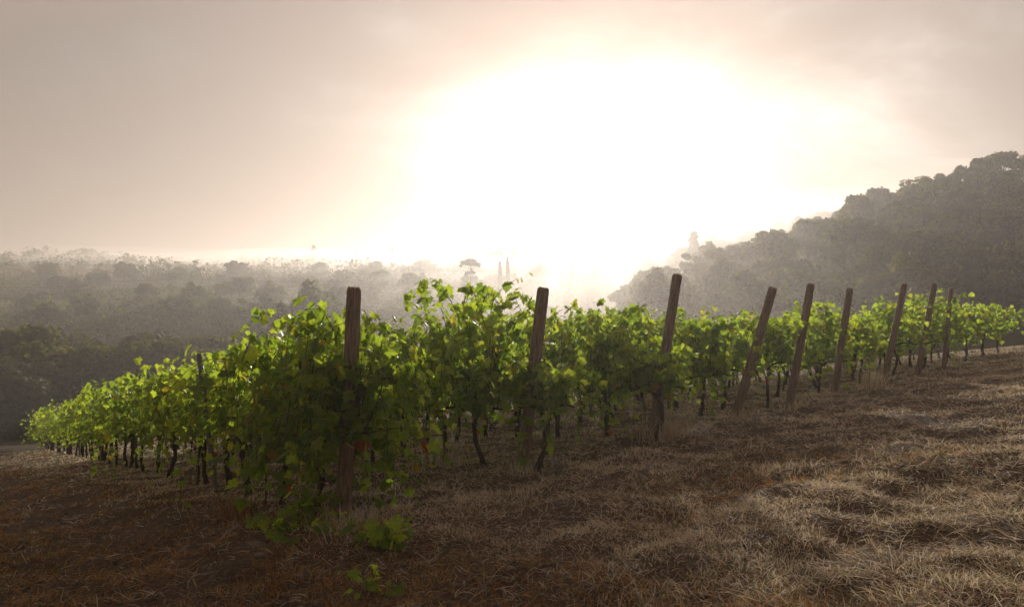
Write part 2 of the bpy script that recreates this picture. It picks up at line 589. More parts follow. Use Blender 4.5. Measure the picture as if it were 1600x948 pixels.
VINE_H = {(0, 0): 1.55, (0, 1): 2.05, (0, 2): 1.9, (0, 3): 1.8, (0, 4): 1.62, (0, 5): 1.98, (0, 6): 1.9, (0, 7): 1.6, (0, 8): 1.98, (1, 0): 1.15, (1, 1): 2.18, (1, 2): 1.9, (1, 3): 1.78, (1, 4): 1.75, (2, 0): 1.2, (2, 1): 1.98, (2, 2): 1.88}


def make_vine(i, t, k, span, label, group, seed):
    r = np.random.default_rng(seed)
    bx, by = row_pt(i, t) + E_DIR * r.normal(0, .04)
    base = np.array([bx, by, gz(bx, by)])
    Y = by
    root = thing('grapevine', label, 'vine', base, group)
    near = Y < 13.2
    # trunk, gnarled, up to the cordon
    hc = r.uniform(.62, .78)
    off = r.normal(0, .05, 2)
    tp = [np.array([0, 0, -.06])]
    nseg = 7
    lean = r.normal(0, .11)
    for q in range(1, nseg + 1):
        f = q / nseg
        tp.append(np.array([R_DIR[0] * lean * math.sin(f * 3) + off[0] * f, R_DIR[1] * lean * math.sin(f * 3) + off[1] * f, hc * f]) + r.normal(0, .012, 3))
    rr = np.linspace(.036, .026, nseg + 1) * r.uniform(.8, 1.2) * (1 + r.normal(0, .14, nseg + 1))
    rr[0] *= 1.35; rr[-1] *= 1.3
    V, q4, t3 = tube(tp, rr, 7 if near else 5, wob=.25, r=r)
    mk('trunk', V, [q4, t3], M_BARK, root, smooth=True)
    top = tp[-1]
    # two arms along the wire
    arms = []
    for s in (-1, 1):
        L = span * .55
        pts = [top + R3 * (s * L * f) + np.array([0, 0, .05 * math.sin(f * 3)]) + r.normal(0, .01, 3) for f in np.linspace(0, 1, 5)]
        V, q4, t3 = tube(pts, np.linspace(.02, .011, 5), 5, wob=.2, r=r)
        arms.append((V, q4, t3))
        if near:
            mk('arm', V, [q4, t3], M_BARK, root, smooth=True)
    if not near:
        V, Fs = join(arms)
        mk('arm', V, Fs, M_BARK, root, smooth=True)
    # shoots and leaves
    hmax = VINE_H.get((i, k), (1.93 if i < 2 else 1.80) + r.normal(0, .13))
    front = i < 3 and k == 0
    hc = min(hc, hmax * .5) if front else hc
    size = r.uniform(.108, .13)
    if near:
        kind, nsh, per, step = 'near', 27, 1, .055
    elif Y < 22:
        kind, nsh, per, step = 'mid', 19, 1, .07
        size *= 1.08
    else:
        kind, nsh, per, step = 'far', 17, 1, .085
        size *= 1.35
    if i == 0 and k > 2:
        nsh = int(nsh * .62)
    pos, nn, tt, sz, canes = [], [], [], [], []
    for s in range(nsh):
        f = (s + r.random()) / nsh * 2 - 1
        p0 = top + R3 * (f * span * .46) + np.array([0, 0, .03])
        lat = r.choice([-1, 1])
        d0 = np.array([0, 0, 1.0]) + PERP * lat * r.uniform(0, .34) + R3 * r.normal(0, .2)
        L = (hmax - hc) * r.uniform(.84, 1.20)
        hang = r.random() < .5
        P = shoot(p0, d0, L * (1.22 if hang else 1), .75 if hang else .2, r, step)
        zt = hc + (hmax - hc) * (r.uniform(.80, 1.0) if r.random() < .88 else r.uniform(1.0, 1.13))
        P[:, 2] = p0[2] + (P[:, 2] - p0[2]) * min(1.7, (zt - p0[2]) / max(.2, P[:, 2].max() - p0[2]))
        a, b2, c, d = leaves_on(P, PERP, r, size, per, .07)
        pos += a; nn += b2; tt += c; sz += d
        canes.append(P)
    # low hanging laterals fill the fruit zone
    nlow = (15 if k < 3 else 8) if i == 0 else (6 if near else 7)
    if i == 0 and k < 2:
        nlow = 30
    for s in range(nlow):
        p0 = top + R3 * (r.uniform(-1, 1) * span * .5) + np.array([0, 0, r.uniform(-.05, .6)])
        lat = r.choice([-1, 1])
        P = shoot(p0, PERP * lat * .9 + R3 * r.normal(0, .5) + np.array([0, 0, .2]), r.uniform(.4, .8) + (.3 if i == 0 and k < 2 else 0), .9, r, step)
        a, b2, c, d = leaves_on(P, PERP * lat, r, size, per, .06)
        pos += a; nn += b2; tt += c; sz += d
        canes.append(P)
    pos = np.array(pos); nn = np.array(nn); tt = np.array(tt); sz = np.array(sz)
    ok = (pos[:, 2] > .16 - (.1 if i == 0 else 0))
    pos, nn, tt, sz = pos[ok], nn[ok], tt[ok], sz[ok]
    mats = frames(nn, tt)
    n_parts = 0
    if Y < 13.2:
        n_parts = min(300 if Y < 9.6 else 120, len(pos))
        # the largest-looking: those on the side towards the camera
        cdir = -base / np.linalg.norm(base)
        score = pos @ cdir + sz * 2 + r.normal(0, .05, len(pos))
        order = np.argsort(-score)
        for q in order[:n_parts]:
            x = r.random()
            low = pos[q, 2] < .75
            lib = LEAF_ME
            if low and x < .03:
                lib = LEAF_MER
            elif low and x < .09:
                lib = LEAF_MEY
            o = bpy.data.objects.new('leaf', lib[int(r.integers(0, len(lib)))])
            m = Matrix(((mats[q] * sz[q]).tolist())).to_4x4()
            m.translation = Vector(pos[q])
            o.matrix_local = m
            o.parent = root
            if lib is LEAF_MER:
                o['label'] = 'red autumn leaf'
            elif lib is LEAF_MEY:
                o['label'] = 'yellow autumn leaf'
            COL.objects.link(o)
        rest = order[n_parts:]
    else:
        rest = np.arange(len(pos))
    if len(rest):
        V, T, tn = place_leaves(pos[rest], mats[rest], sz[rest], kind, r)
        tag(mk('foliage', V, T, M_LEAF, root, tint=tn), kind='stuff')
    if Y < 22:
        cs = []
        for P in canes:
            V, q4, t3 = tube(P[::3] if len(P) > 6 else P, np.linspace(.0055, .0025, len(P[::3] if len(P) > 6 else P)), 4, cap=False)
            cs.append((V, q4, None))
        V, Fs = join(cs)
        tag(mk('shoot_growth', V, Fs, M_CANE, root, smooth=True), kind='stuff')
    if near and r.random() < .75:
        for g in range(int(r.integers(1, 4))):
            c = top + R3 * r.uniform(-.45, .45) + PERP * r.choice([-1, 1]) * r.uniform(.02, .12) + np.array([0, 0, r.uniform(-.16, .02)])
            parts = []
            for q in range(34):
                f = r.random()
                w = .042 * (1 - f * .75)
                cc = c + np.array([r.normal(0, w * .6), r.normal(0, w * .6), -f * .15])
                parts.append(ico(cc, .0095))
            V, Fs = join(parts)
            mk('grape_bunch', V, Fs, M_GRAPE, root, smooth=True)
    return root


_iv = []
g_ = (1 + 5 ** .5) / 2
ICO = np.array([(-1, g_, 0), (1, g_, 0), (-1, -g_, 0), (1, -g_, 0), (0, -1, g_), (0, 1, g_), (0, -1, -g_), (0, 1, -g_), (g_, 0, -1), (g_, 0, 1), (-g_, 0, -1), (-g_, 0, 1)])
ICO = ICO / np.linalg.norm(ICO[0])
ICT = np.array([(0, 11, 5), (0, 5, 1), (0, 1, 7), (0, 7, 10), (0, 10, 11), (1, 5, 9), (5, 11, 4), (11, 10, 2), (10, 7, 6), (7, 1, 8), (3, 9, 4), (3, 4, 2), (3, 2, 6), (3, 6, 8), (3, 8, 9), (4, 9, 5), (2, 4, 11), (6, 2, 10), (8, 6, 7), (9, 8, 1)])


def ico(c, rad_):
    return ICO * rad_ + c, None, ICT


SPAN = 0.95
rows_len = [46, 22, 18, 16, 15, 14, 13, 12, 12, 10, 9, 8, 7]
for i, n in enumerate(rows_len):
    for k in range(n):
        t = (-.24 if i < 3 else .45) + k * SPAN
        if i == 0 and k == 0:
            t = -.04
        if i == 0 and k == 7:       # the gap in the nearest row
            t += .25
        shown = 12 if i == 0 else 6
        if k < shown:
            lab = 'green grapevine in %s, %s vine behind its end post' % (ROWNAME[i], ORD[k])
            grp = 'grapevines trained along the trellis rows'
        else:
            lab = 'distant grapevine merging into the leafy far stretch of %s' % ROWNAME[i]
            grp = 'far grapevines of %s' % ROWNAME[i]
        make_vine(i, t, k, SPAN * (.62 if i == 0 and k == 0 else 1), lab, grp, 1000 + i * 100 + k)

# ------------------------------------------------------------------ posts
POSTS = [  # base px, base py, top px, top py
    (535, 803, 553, 449), (815, 752, 849, 449), (1018, 706, 1058, 428), (1146, 660, 1208, 449), (1232, 637, 1267, 443),
    (1303, 614, 1328, 450), (1380, 602, 1413, 443), (1433, 588, 1460, 443), (1474, 577, 1486, 450)]
POSTDESC = ['thick brown post with twisted wire near its top, left end of the nearest row',
            'weathered brown post half wrapped in vine leaves, end of the second row',
            'tall leaning wooden post with ivy-like vine growth and dry grass at foot, third row',
            'strongly leaning bare wooden post at the end of the fourth row',
            'bare leaning wooden post, right of the most strongly leaning one',
            'slightly leaning wooden post with vine leaves halfway, sixth from the left',
            'wooden post largely hidden in dense vine, seventh row end',
            'wooden post standing out of the vines, eighth row end',
            'thin short dark post near the right edge of the photo, ninth row end',
            'wooden end post of the tenth row, farther right', 'wooden end post of the eleventh row, farthest right']
POSTTOP = []


def post_mesh(L, r0, r, seg=14):
    zs = [-.25, 0.0, .12 * L, .3 * L, .5 * L, .7 * L, .88 * L, L - .05, L - .016, L]
    V = []
    an = np.linspace(0, 2 * np.pi, seg, endpoint=False)
    shape = 1 + r.normal(0, .035, seg)
    for q, z in enumerate(zs):
        f = r0 * (1.06 - .08 * z / L)
        f *= {len(zs) - 1: .74, len(zs) - 2: .94}.get(q, 1)
        rad_ = f * shape * (1 + r.normal(0, .012, seg))
        bow = .012 * math.sin(3 * z / L)
        V.append(np.column_stack([np.cos(an) * rad_ + bow, np.sin(an) * rad_, np.full(seg, z) + (r.normal(0, .004, seg) if q == len(zs) - 1 else 0)]))
    V = np.concatenate(V + [np.array([[0, 0, L - .004]])])
    Fq = np.array([(q * seg + k, q * seg + (k + 1) % seg, (q + 1) * seg + (k + 1) % seg, (q + 1) * seg + k) for q in range(len(zs) - 1) for k in range(seg)])
    b = (len(zs) - 1) * seg
    Ft = np.array([(b + k, b + (k + 1) % seg, len(V) - 1) for k in range(seg)])
    return V, Fq, Ft


def set_pole(o, base, top):
    d = Vector(top - base)
    o.location = Vector(base)
    o.rotation_mode = 'QUATERNION'
    o.rotation_quaternion = d.to_track_quat('Z', 'Y')


for i, (bx, by, tx, ty) in enumerate(POSTS):
    r = np.random.default_rng(40 + i)
    p = POST0 + STEP * i
    Y = p[1]
    X = (bx - 800) / F * Y
    base = np.array([X, Y, gz(X, Y) - .02])
    dx = (tx - bx) / F * Y
    Yt = Y - .55 * dx
    top = at(tx, ty, Yt)
    L = float(np.linalg.norm(top - base))
    POSTTOP.append((base, top))
    V, q4, t3 = post_mesh(L, .066 if i < 8 else .052, r)
    o = mk('vineyard_post', V, [q4, t3], M_POST, smooth=True)
    tag(o, POSTDESC[i], 'post', 'wooden end posts of the vine rows')
    set_pole(o, base, top)
    # wire wrapped round the post
    for h in ((L - .20, L * .62) if i in (0, 1, 2, 3, 4) else (L * .75,)):
        pts = []
        for q in range(34):
            f = q / 33
            an = f * 2 * math.pi * 2.3
            pts.append((math.cos(an) * .073, math.sin(an) * .073, h + f * .03 + r.normal(0, .002)))
        if i == 0 and h > 1.5:
            pts += [(.10, -.02, h + .01), (.13, -.05, h - .03), (.12, -.08, h - .07), (.16, -.09, h - .09), (.19, -.08, h - .08)]
        V, q4, t3 = tube(pts, .0026, 5)
        mk('wire_tie', V, [q4, t3], M_WIRE, o, smooth=True)

# mid-row posts: thin and grey, one about every five metres
MID = [(0, 4.9, (.02, .03)), (0, 10.5, (.0, 0)), (0, 16, (0, 0)), (0, 21.5, (0, 0)), (1, 5.2, (0, 0)), (2, 1.9 + 3, (0, 0)), (2, 9.5, (0, 0)),
       (3, 5.2, (0, 0)), (4, 5.0, (0, 0)), (5, 5.2, (0, 0)), (6, 5, (0, 0)), (7, 5, (0, 0)), (8, 5, (0, 0))]
cnt = {}
for j, (i, t, l) in enumerate(MID):
    r = np.random.default_rng(70 + j)
    x, y = row_pt(i, t)
    base = np.array([x, y, gz(x, y) - .02])
    if j == 0:
        base = at(337, 766, 8.75); base[2] = gz(base[0], base[1]) - .02
        top = at(311, 552, 8.75)
    else:
        top = base + np.array([r.normal(0, .05), r.normal(0, .05), 2.05])
    L = float(np.linalg.norm(top - base))
    V, q4, t3 = post_mesh(L, .034, r, 9)
    o = mk('trellis_stake', V, [q4, t3], M_STAKE, smooth=True)
    cnt[i] = cnt.get(i, 0) + 1
    tag(o, 'thin grey stake among the leaves of %s, %s behind its end post' % (ROWNAME[i], ORD[cnt[i] - 1]), 'stake', 'thin mid-row stakes')
    set_pole(o, base, top)

# slender support rods pushed in beside single vines
for px, by, ty, Y, lab, mat, rr in ((848, 748, 560, 7.35, 'slender dark rod standing just right of the second end post', M_RUSTY, .007),
                                    (415, 782, 596, 7.2, 'slender dark rod among the vines left of the nearest end post', M_RUSTY, .008),
                                    (307, 762, 690, 9.4, 'pale thin cane beside the leaning grey stake', M_STAKE, .008),
                                    (858, 700, 560, 9.6, 'dark thin rod in the shade behind the second end post', M_RUSTY, .009)):
    x = (px - 800) / F * Y
    base = np.array([x, Y, gz(x, Y) - .05])
    top = at(px + 3, ty, Y)
    L = float(np.linalg.norm(top - base))
    V, q4, t3 = tube([(0, 0, 0), (.004, .003, L * .4), (-.003, 0, L * .75), (0, 0, L)], rr, 7)
    o = mk('support_rod', V, [q4, t3], mat, smooth=True)
    tag(o, lab, 'rod', 'support rods')
    set_pole(o, base, top)

# trellis wires along each row
WN = ['top', 'middle', 'fruiting']
for i in range(9):
    b0, t0 = POSTTOP[i]
    L = rows_len[i] * SPAN
    e2 = row_pt(i, L)
    for w, f in enumerate((.86, .60, .36)):
        s = b0 + (t0 - b0) * f
        e = np.array([e2[0], e2[1], gz(*e2) + (1.72, 1.2, .74)[w]])
        pts = []
        for q in range(13):
            a_ = q / 12
            p = s + (e - s) * a_
            p[2] -= .03 * abs(math.sin(a_ * 12))
            pts.append(p)
        V, q4, t3 = tube(pts, .0034, 5)
        o = mk('trellis_wire', V, [q4, t3], M_WIRE, smooth=True)
        tag(o, '%s steel wire strung from the end post of %s' % (WN[w], ROWNAME[i]), 'wire', 'trellis wires')

# wire tensioner bar by the third post
p0 = at(975, 558, 9.2); p1 = at(1006, 552, 9.1)
o = thing('wire_tensioner', 'short shiny wire tensioner hanging left of the third post', 'tensioner', p0)
V, q4, t3 = tube([p0 - p0, (p1 - p0)], .007, 7)
mk('bar', V, [q4, t3], M_WIRE, o, smooth=True)
V, q4, t3 = tube([(p1 - p0), (p1 - p0) + np.array([.02, 0, .004]), (p1 - p0) + np.array([.04, 0, .0])], [.02, .024, .012], 8)
mk('ratchet', V, [q4, t3], M_RUSTY, o, smooth=True)

# steel ground anchors with an eye on top
for px, py, Y, s, lab in ((871, 758, 6.75, 1.3, 'grey steel anchor eye sticking up from the soil right of the second post'),
                          (572, 836, 5.35, 1.2, 'grey steel anchor eye hidden in the weeds right of the nearest post')):
    x = (px - 800) / F * Y
    root = thing('ground_anchor', lab, 'anchor', (x, Y, gz(x, Y)), 'ground anchors')
    an = np.linspace(-.5 * np.pi, 1.5 * np.pi, 18)
    pts = [(0, 0, -.1), (.004, 0, .03), (.008, 0, .09), (-.004, 0, .13)] + [(math.cos(q) * .026, .004, .165 + math.sin(q) * .036) for q in an] + [(.006, 0.006, .11), (-.006, .008, .06), (.0, .006, .02)]
    V, q4, t3 = tube(np.array(pts) * s, .0075, 7)
    mk('eye_rod', V, [q4, t3], M_WIRE, root, smooth=True)

# ------------------------------------------------------------------ low leafy suckers and weeds near the nearest post
def leafy_weed(px, py, Y, w, h, n, lab, seed, size=.085):
    r = np.random.default_rng(seed)
    x0 = (px - 800) / F * Y
    root = thing('leafy_weed', lab, 'weed', (x0, Y, gz(x0, Y)), 'leafy growth on the ground')
    pos, nn, tt, sz, cs = [], [], [], [], []
    for s in range(n):
        p0 = np.array([r.normal(0, w * .45), r.normal(0, w * .35), 0])
        p0[2] = gz(x0 + p0[0], Y + p0[1]) - gz(x0, Y)
        P = shoot(p0, (r.normal(0, .5), r.normal(0, .5), 1), h * r.uniform(.5, 1.1), .35, r, .05)
        a, b2, c, d = leaves_on(P, np.array([r.normal(0, 1), -1.0, .4]), r, size, 1, .06)
        pos += a; nn += b2; tt += c; sz += d
        V, q4, t3 = tube(P, np.linspace(.004, .0018, len(P)), 4, cap=False)
        cs.append((V, q4, None))
    V, Fs = join(cs)
    tag(mk('stem_growth', V, Fs, M_CANE, root, smooth=True), kind='stuff')
    pos, nn, tt, sz = map(np.array, (pos, nn, tt, sz))
    mats = frames(nn + np.array([0, 0, .8]), tt)
    for q in range(min(len(pos), 140)):
        o = bpy.data.objects.new('leaf', LEAF_ME[int(r.integers(0, len(LEAF_ME)))])
        m = Matrix(((mats[q] * sz[q]).tolist())).to_4x4(); m.translation = Vector(pos[q])
        o.matrix_local = m; o.parent = root
        COL.objects.link(o)


leafy_weed(470, 812, 5.7, .42, .34, 16, 'low green vine suckers sprawling left of the nearest post', 301, .11)
leafy_weed(592, 868, 4.75, .16, .30, 11, 'bright green leafy weed right of the nearest post foot', 302, .10)
leafy_weed(578, 940, 3.9, .12, .10, 8, 'small green weed at the bottom edge below the leafy clump', 303, .06)
leafy_weed(500, 840, 5.2, .30, .18, 8, 'sparse low leaves in front of the sprawling suckers', 304, .09)

# ------------------------------------------------------------------ grass
def blades(px, py, n, L, wid, lay, hue, r, spread):
    """n blades per clump at px, py. Returns V, F(quads), tint."""
    N_ = len(px)
    bx = np.repeat(px, n) + r.normal(0, 1, N_ * n) * np.repeat(spread, n)
    by = np.repeat(py, n) + r.normal(0, 1, N_ * n) * np.repeat(spread, n)
    bz = ground(bx, by) - .005
    Ln = np.repeat(L, n) * r.uniform(.5, 1.25, N_ * n)
    W = np.repeat(wid, n) * r.uniform(.7, 1.3, N_ * n)
    az = r.uniform(0, 2 * np.pi, N_ * n)
    tilt = np.clip(np.repeat(lay, n) + r.normal(0, .30, N_ * n), .05, 1.5)
    d = np.stack([np.sin(tilt) * np.cos(az), np.sin(tilt) * np.sin(az), np.cos(tilt)], 1)
    side = np.stack([-np.sin(az), np.cos(az), np.zeros_like(az)], 1)
    # each blade faces a random way about its own axis
    rot = r.uniform(-1.2, 1.2, N_ * n)
    up = np.cross(d, side)
    side = side * np.cos(rot)[:, None] + up * np.sin(rot)[:, None]
    b = np.stack([bx, by, bz], 1)
    bend = r.uniform(.0, .65, N_ * n)
    m = b + d * (Ln * .55)[:, None]
    d2 = d + np.stack([np.cos(az) * bend, np.sin(az) * bend, -bend * .9], 1)
    d2 = d2 / np.linalg.norm(d2, axis=1)[:, None]
    t = m + d2 * (Ln * .5)[:, None]
    t[:, 2] = np.maximum(t[:, 2], ground(t[:, 0], t[:, 1]) + .004)
    w = side * W[:, None] * .5
    V = np.stack([b - w, b + w, m + w * .85, m - w * .85, t], 1).reshape(-1, 3)
    o = np.arange(N_ * n)[:, None] * 5
    Q = o + np.array([[0, 1, 2, 3]]); T = o + np.array([[3, 2, 4]])
    tn = np.clip(np.repeat(hue, n) + r.normal(0, .16, N_ * n), 0, .999)
    return V, Q, T, tn


def scatter(n, umin, umax, y0, y1, r):
    y = np.exp(r.uniform(math.log(y0), math.log(y1), n))
    x = r.uniform(umin, umax, n) * y
    return x, y


def grass_field(name, n, per, test, mat, r, umin=-.9, umax=.9, y0=1.9, y1=34, hue=None, hgt=1.0):
    x, y = scatter(n, umin, umax, y0, y1, r)
    dens = test(x, y)
    k = r.random(n) < dens
    x, y = x[k], y[k]
    hm = fbm(x * 1.1, y * 1.1, 61, 2)
    L = (.038 + .05 * fbm(x * .8, y * .8, 71, 2)) * hgt * (1 + .012 * y)
    wid = np.maximum(.0032, .00095 * y)
    lay = .55 + .7 * fbm(x * 1.7, y * 1.7, 81, 2)
    h = .25 + .75 * hm if hue is None else hue(x, y)
    V, Q, T, tn = blades(x, y, per, L, wid, lay, h, r, .018 + .004 * y)
    o = mk(name, V, [Q, T], mat, tint=np.concatenate([tn, tn]))
    return o


def d_line(x, y):          # signed distance from the nearest row's line (positive: uphill of it)
    return (x - POST0[0]) * E_DIR[0] + (y - POST0[1]) * E_DIR[1]


def d_end(x, y):           # distance beyond the line of end posts, along the rows (negative: on the headland)
    return (x - POST0[0]) * R_DIR[0] + (y - POST0[1]) * R_DIR[1]


def dens_straw(x, y):
    n = fbm(x * 1.0 + 3, y * 1.0, 31, 3)
    n2 = fbm(x * 3.6, y * 3.6, 33, 2)
    m = sst(.41, .55, n * .5 + n2 * .5) * .85 + .15
    m = m * sst(-1.0, .6, d_line(x, y)) 
    inrow = np.exp(-((d_end(x, y) - .2) / .5) ** 2)
    m = m * (1 - .55 * inrow)
    return np.clip(m, 0, 1)


def dens_rust(x, y):
    n = fbm(x * .9 + 13, y * .9, 37, 3)
    left = sst(.3, -.5, d_line(x, y))
    patch = sst(.55, .68, fbm(x * .55, y * .55, 91, 2)) * .5
    path = np.exp(-((d_line(x, y) + 1.5) / .5) ** 2)
    return np.clip(sst(.30, .52, n) * (left * 1.0 * (1 - .4 * path) + patch * (1 - left)), 0, 1)


r = np.random.default_rng(5)
tag(grass_field('straw_grass', 62000, 6, dens_straw, M_GRASS, r), 'pale dry grass matted over the headland', 'grass', kind='stuff')
tag(grass_field('rusty_grass', 42000, 6, dens_rust, M_RUST, r, hgt=1.1, hue=lambda x, y: .15 + .75 * fbm(x * 1.3, y * 1.3, 66, 2)),
    'reddish brown grass along the path and in patches', 'grass', kind='stuff')


def straw_litter(n, r):
    x, y = scatter(n, -.9, .9, 1.9, 26, r)
    k = r.random(n) < (.25 + .75 * sst(.4, .6, fbm(x * 2.2, y * 2.2, 131, 2))) * (.35 + .65 * sst(-.8, .4, d_line(x, y)))
    x, y = x[k], y[k]
    V, Q, T, tn = blades(x, y, 4, .07 + .06 * r.random(len(x)) + .002 * y, np.maximum(.0034, .00095 * y), np.full(len(x), 1.42), r.uniform(.3, .85, len(x)), r, np.full(len(x), .04))
    return mk('straw_litter', V, [Q, T], M_GRASS, tint=np.concatenate([tn, tn]))


tag(straw_litter(48000, r), 'flattened dry straw lying on the soil', 'straw', kind='stuff')


def tuft(px, py, Y, n, h, w, lab, seed, mat=M_GRASS, name='grass_tuft', tint=.45):
    r = np.random.default_rng(seed)
    x0 = (px - 800) / F * Y
    z0 = gz(x0, Y)
    Vs = []
    for q in range(n):
        b = np.array([r.normal(0, w), r.normal(0, w), -.01])
        az = r.uniform(0, 6.28); tl = abs(r.normal(0, .4)); L = h * r.uniform(.4, 1.1)
        d = np.array([math.sin(tl) * math.cos(az), math.sin(tl) * math.sin(az), math.cos(tl)])
        m = b + d * L * .55
        d2 = d + np.array([math.cos(az) * .5, math.sin(az) * .5, -.5 * r.random()]); d2 /= np.linalg.norm(d2)
        t = m + d2 * L * .5
        s = np.array([-math.sin(az), math.cos(az), 0]) * max(.0018, .0004 * Y)
        Vs += [b - s, b + s, m + s * .8, m - s * .8, t]
    o_ = np.arange(n)[:, None] * 5
    tn = np.clip(r.normal(tint, .15, n), 0, 1)
    o = mk(name, np.array(Vs), [o_ + np.array([[0, 1, 2, 3]]), o_ + np.array([[3, 2, 4]])], mat, tint=np.concatenate([tn, tn]))
    o.location = (x0, Y, z0)
    tag(o, lab, 'grass tuft', 'grass tufts')


tuft(1048, 700, 8.8, 240, .36, .17, 'big dry grass tuft at the foot of the third post', 401)
tuft(1028, 705, 8.7, 90, .28, .10, 'dry grass clump hugging the left side of the third post', 402)
tuft(1365, 612, 14.2, 150, .55, .13, 'tall pale seeded grass before the seventh post', 403, tint=.7)
tuft(505, 800, 5.8, 160, .28, .12, 'brown grass tuft left of the nearest post foot', 404, M_RUST)
tuft(545, 830, 5.3, 220, .26, .13, 'straw grass tuft in front of the nearest post', 405)
tuft(815, 757, 7.2, 120, .16, .12, 'short dry tuft at the second post foot', 406)
tuft(690, 700, 8.6, 160, .3, .16, 'yellow green tuft beneath the vines of the second row', 407, tint=.9)
tuft(370, 790, 6.9, 200, .3, .16, 'rust coloured tuft below the vines left of the rod', 408, M_RUST)
tuft(430, 930, 4.1, 40, .34, .05, 'thin upright weed stalks at the bottom left', 409, M_RUST)
tuft(1240, 645, 11.6, 90, .2, .12, 'small dry tuft at the foot of the fifth post', 410)
tuft(1160, 668, 10.2, 90, .2, .12, 'small dry tuft at the foot of the most leaning post', 411)

# ------------------------------------------------------------------ stones and shale
def stone_mesh(r, flat):
    V = ICO * (1 + r.normal(0, .16, (12, 1))) * np.array([1, r.uniform(.6, .9), flat])
    # one subdivision for a rounder, broken outline
    E = {}
    V = list(V)
    T2 = []
    for a_, b_, c_ in ICT:
        m_ = []
        for p, q in ((a_, b_), (b_, c_), (c_, a_)):
            k_ = (min(p, q), max(p, q))
            if k_ not in E:
                E[k_] = len(V); V.append((V[p] + V[q]) / 2 * (1 + r.normal(.06, .05)))
            m_.append(E[k_])
        T2 += [(a_, m_[0], m_[2]), (m_[0], b_, m_[1]), (m_[2], m_[1], c_), (m_[0], m_[1], m_[2])]
    return np.array(V), np.array(T2)


STONE = [mk('stone', *stone_mesh(np.random.default_rng(500 + q), [.32, .4, .28, .5][q % 4]), M_STONE, link=False) for q in range(6)]
SP = [(753, 776, .085, 'large flat pale stone lying left of the second post foot'), (870, 786, .045, 'small grey stone just below the anchor eye'),
      (848, 806, .05, 'flat stone lying in soil below the second post'), (1008, 736, .06, 'flat pale stone on reddish grass left of third post'),
      (990, 805, .045, 'pale stone in the dark soil right of the anchor'), (920, 765, .05, 'grey stone right of the anchor eye'),
      (990, 790, .05, 'flat stone among dry grass further right of anchor'), (755, 918, .04, 'pale stone in dark soil near the bottom centre'),
      (370, 822, .07, 'broad flat stone on the path left of the nearest post'), (403, 852, .08, 'larger grey slab stone on the dark path'),
      (408, 866, .06, 'slab stone just below the larger slab on the path'), (290, 857, .07, 'flat stone in the rusty grass at lower left'),
      (500, 893, .05, 'small pale stone on the path in front of the weed'), (530, 896, .05, 'rightmost small stone of the line on the path'),
      (470, 898, .05, 'leftmost small stone of the line on the path'), (1095, 755, .05, 'pale stone among straw right of third post')]
for q, (px, py, s, lab) in enumerate(SP):
    v = (py - 474) / F
    Y = 5.0
    for _ in range(30):
        Y += .6 * ((CZ - gz((px - 800) / F * Y, Y)) / v - Y)
    x = (px - 800) / F * Y
    o = ob('stone', STONE[q % 6])
    o.location = (x, Y, gz(x, Y) - s * .02)
    o.rotation_euler = (random.uniform(-.2, .2), random.uniform(-.2, .2), random.uniform(0, 6))
    o.scale = (s, s, s)
    tag(o, lab, 'stone', 'stones lying on the soil')

# loose shale chips
r = np.random.default_rng(9)
x, y = scatter(26000, -.8, .8, 2.2, 20, r)
de = d_end(x, y); dl = d_line(x, y)
den = .10 + .8 * np.exp(-((dl + 1.5) / .55) ** 2) + .6 * sst(0.0, 1.2, de) * (dl > -.5) + .5 * np.exp(-((de) / .45) ** 2)
den = den * sst(.3, .6, fbm(x * 1.5, y * 1.5, 47, 2))
k = r.random(len(x)) < den * .5
x, y = x[k], y[k]
n = len(x)
s = r.uniform(.006, .022, n) * (1 + .04 * y)
BX = np.array([(-1, -.7, -.16), (1, -.6, -.16), (.8, .7, -.16), (-.9, .6, -.16), (-.9, -.6, .16), (.9, -.55, .2), (.75, .6, .14), (-.8, .5, .18)])
BF = np.array([(0, 3, 2, 1), (4, 5, 6, 7), (0, 1, 5, 4), (1, 2, 6, 5), (2, 3, 7, 6), (3, 0, 4, 7)])
az = r.uniform(0, 6.28, n); tx = r.normal(0, .25, n)
ca, sa = np.cos(az), np.sin(az)
P = BX[None] * s[:, None, None] * (1 + r.normal(0, .18, (n, 8, 3)))
Xr = P[..., 0] * ca[:, None] - P[..., 1] * sa[:, None]
Yr = P[..., 0] * sa[:, None] + P[..., 1] * ca[:, None]
Zr = P[..., 2] + P[..., 0] * tx[:, None]
V = np.stack([Xr + x[:, None], Yr + y[:, None], Zr + ground(x, y)[:, None] + .004], 2).reshape(-1, 3)
Fq = (np.arange(n)[:, None, None] * 8 + BF[None]).reshape(-1, 4)
tag(mk('shale_chips', V, Fq, M_SHALE), 'loose shale chips between the vines and along the path', 'gravel', kind='stuff')

# ------------------------------------------------------------------ trees

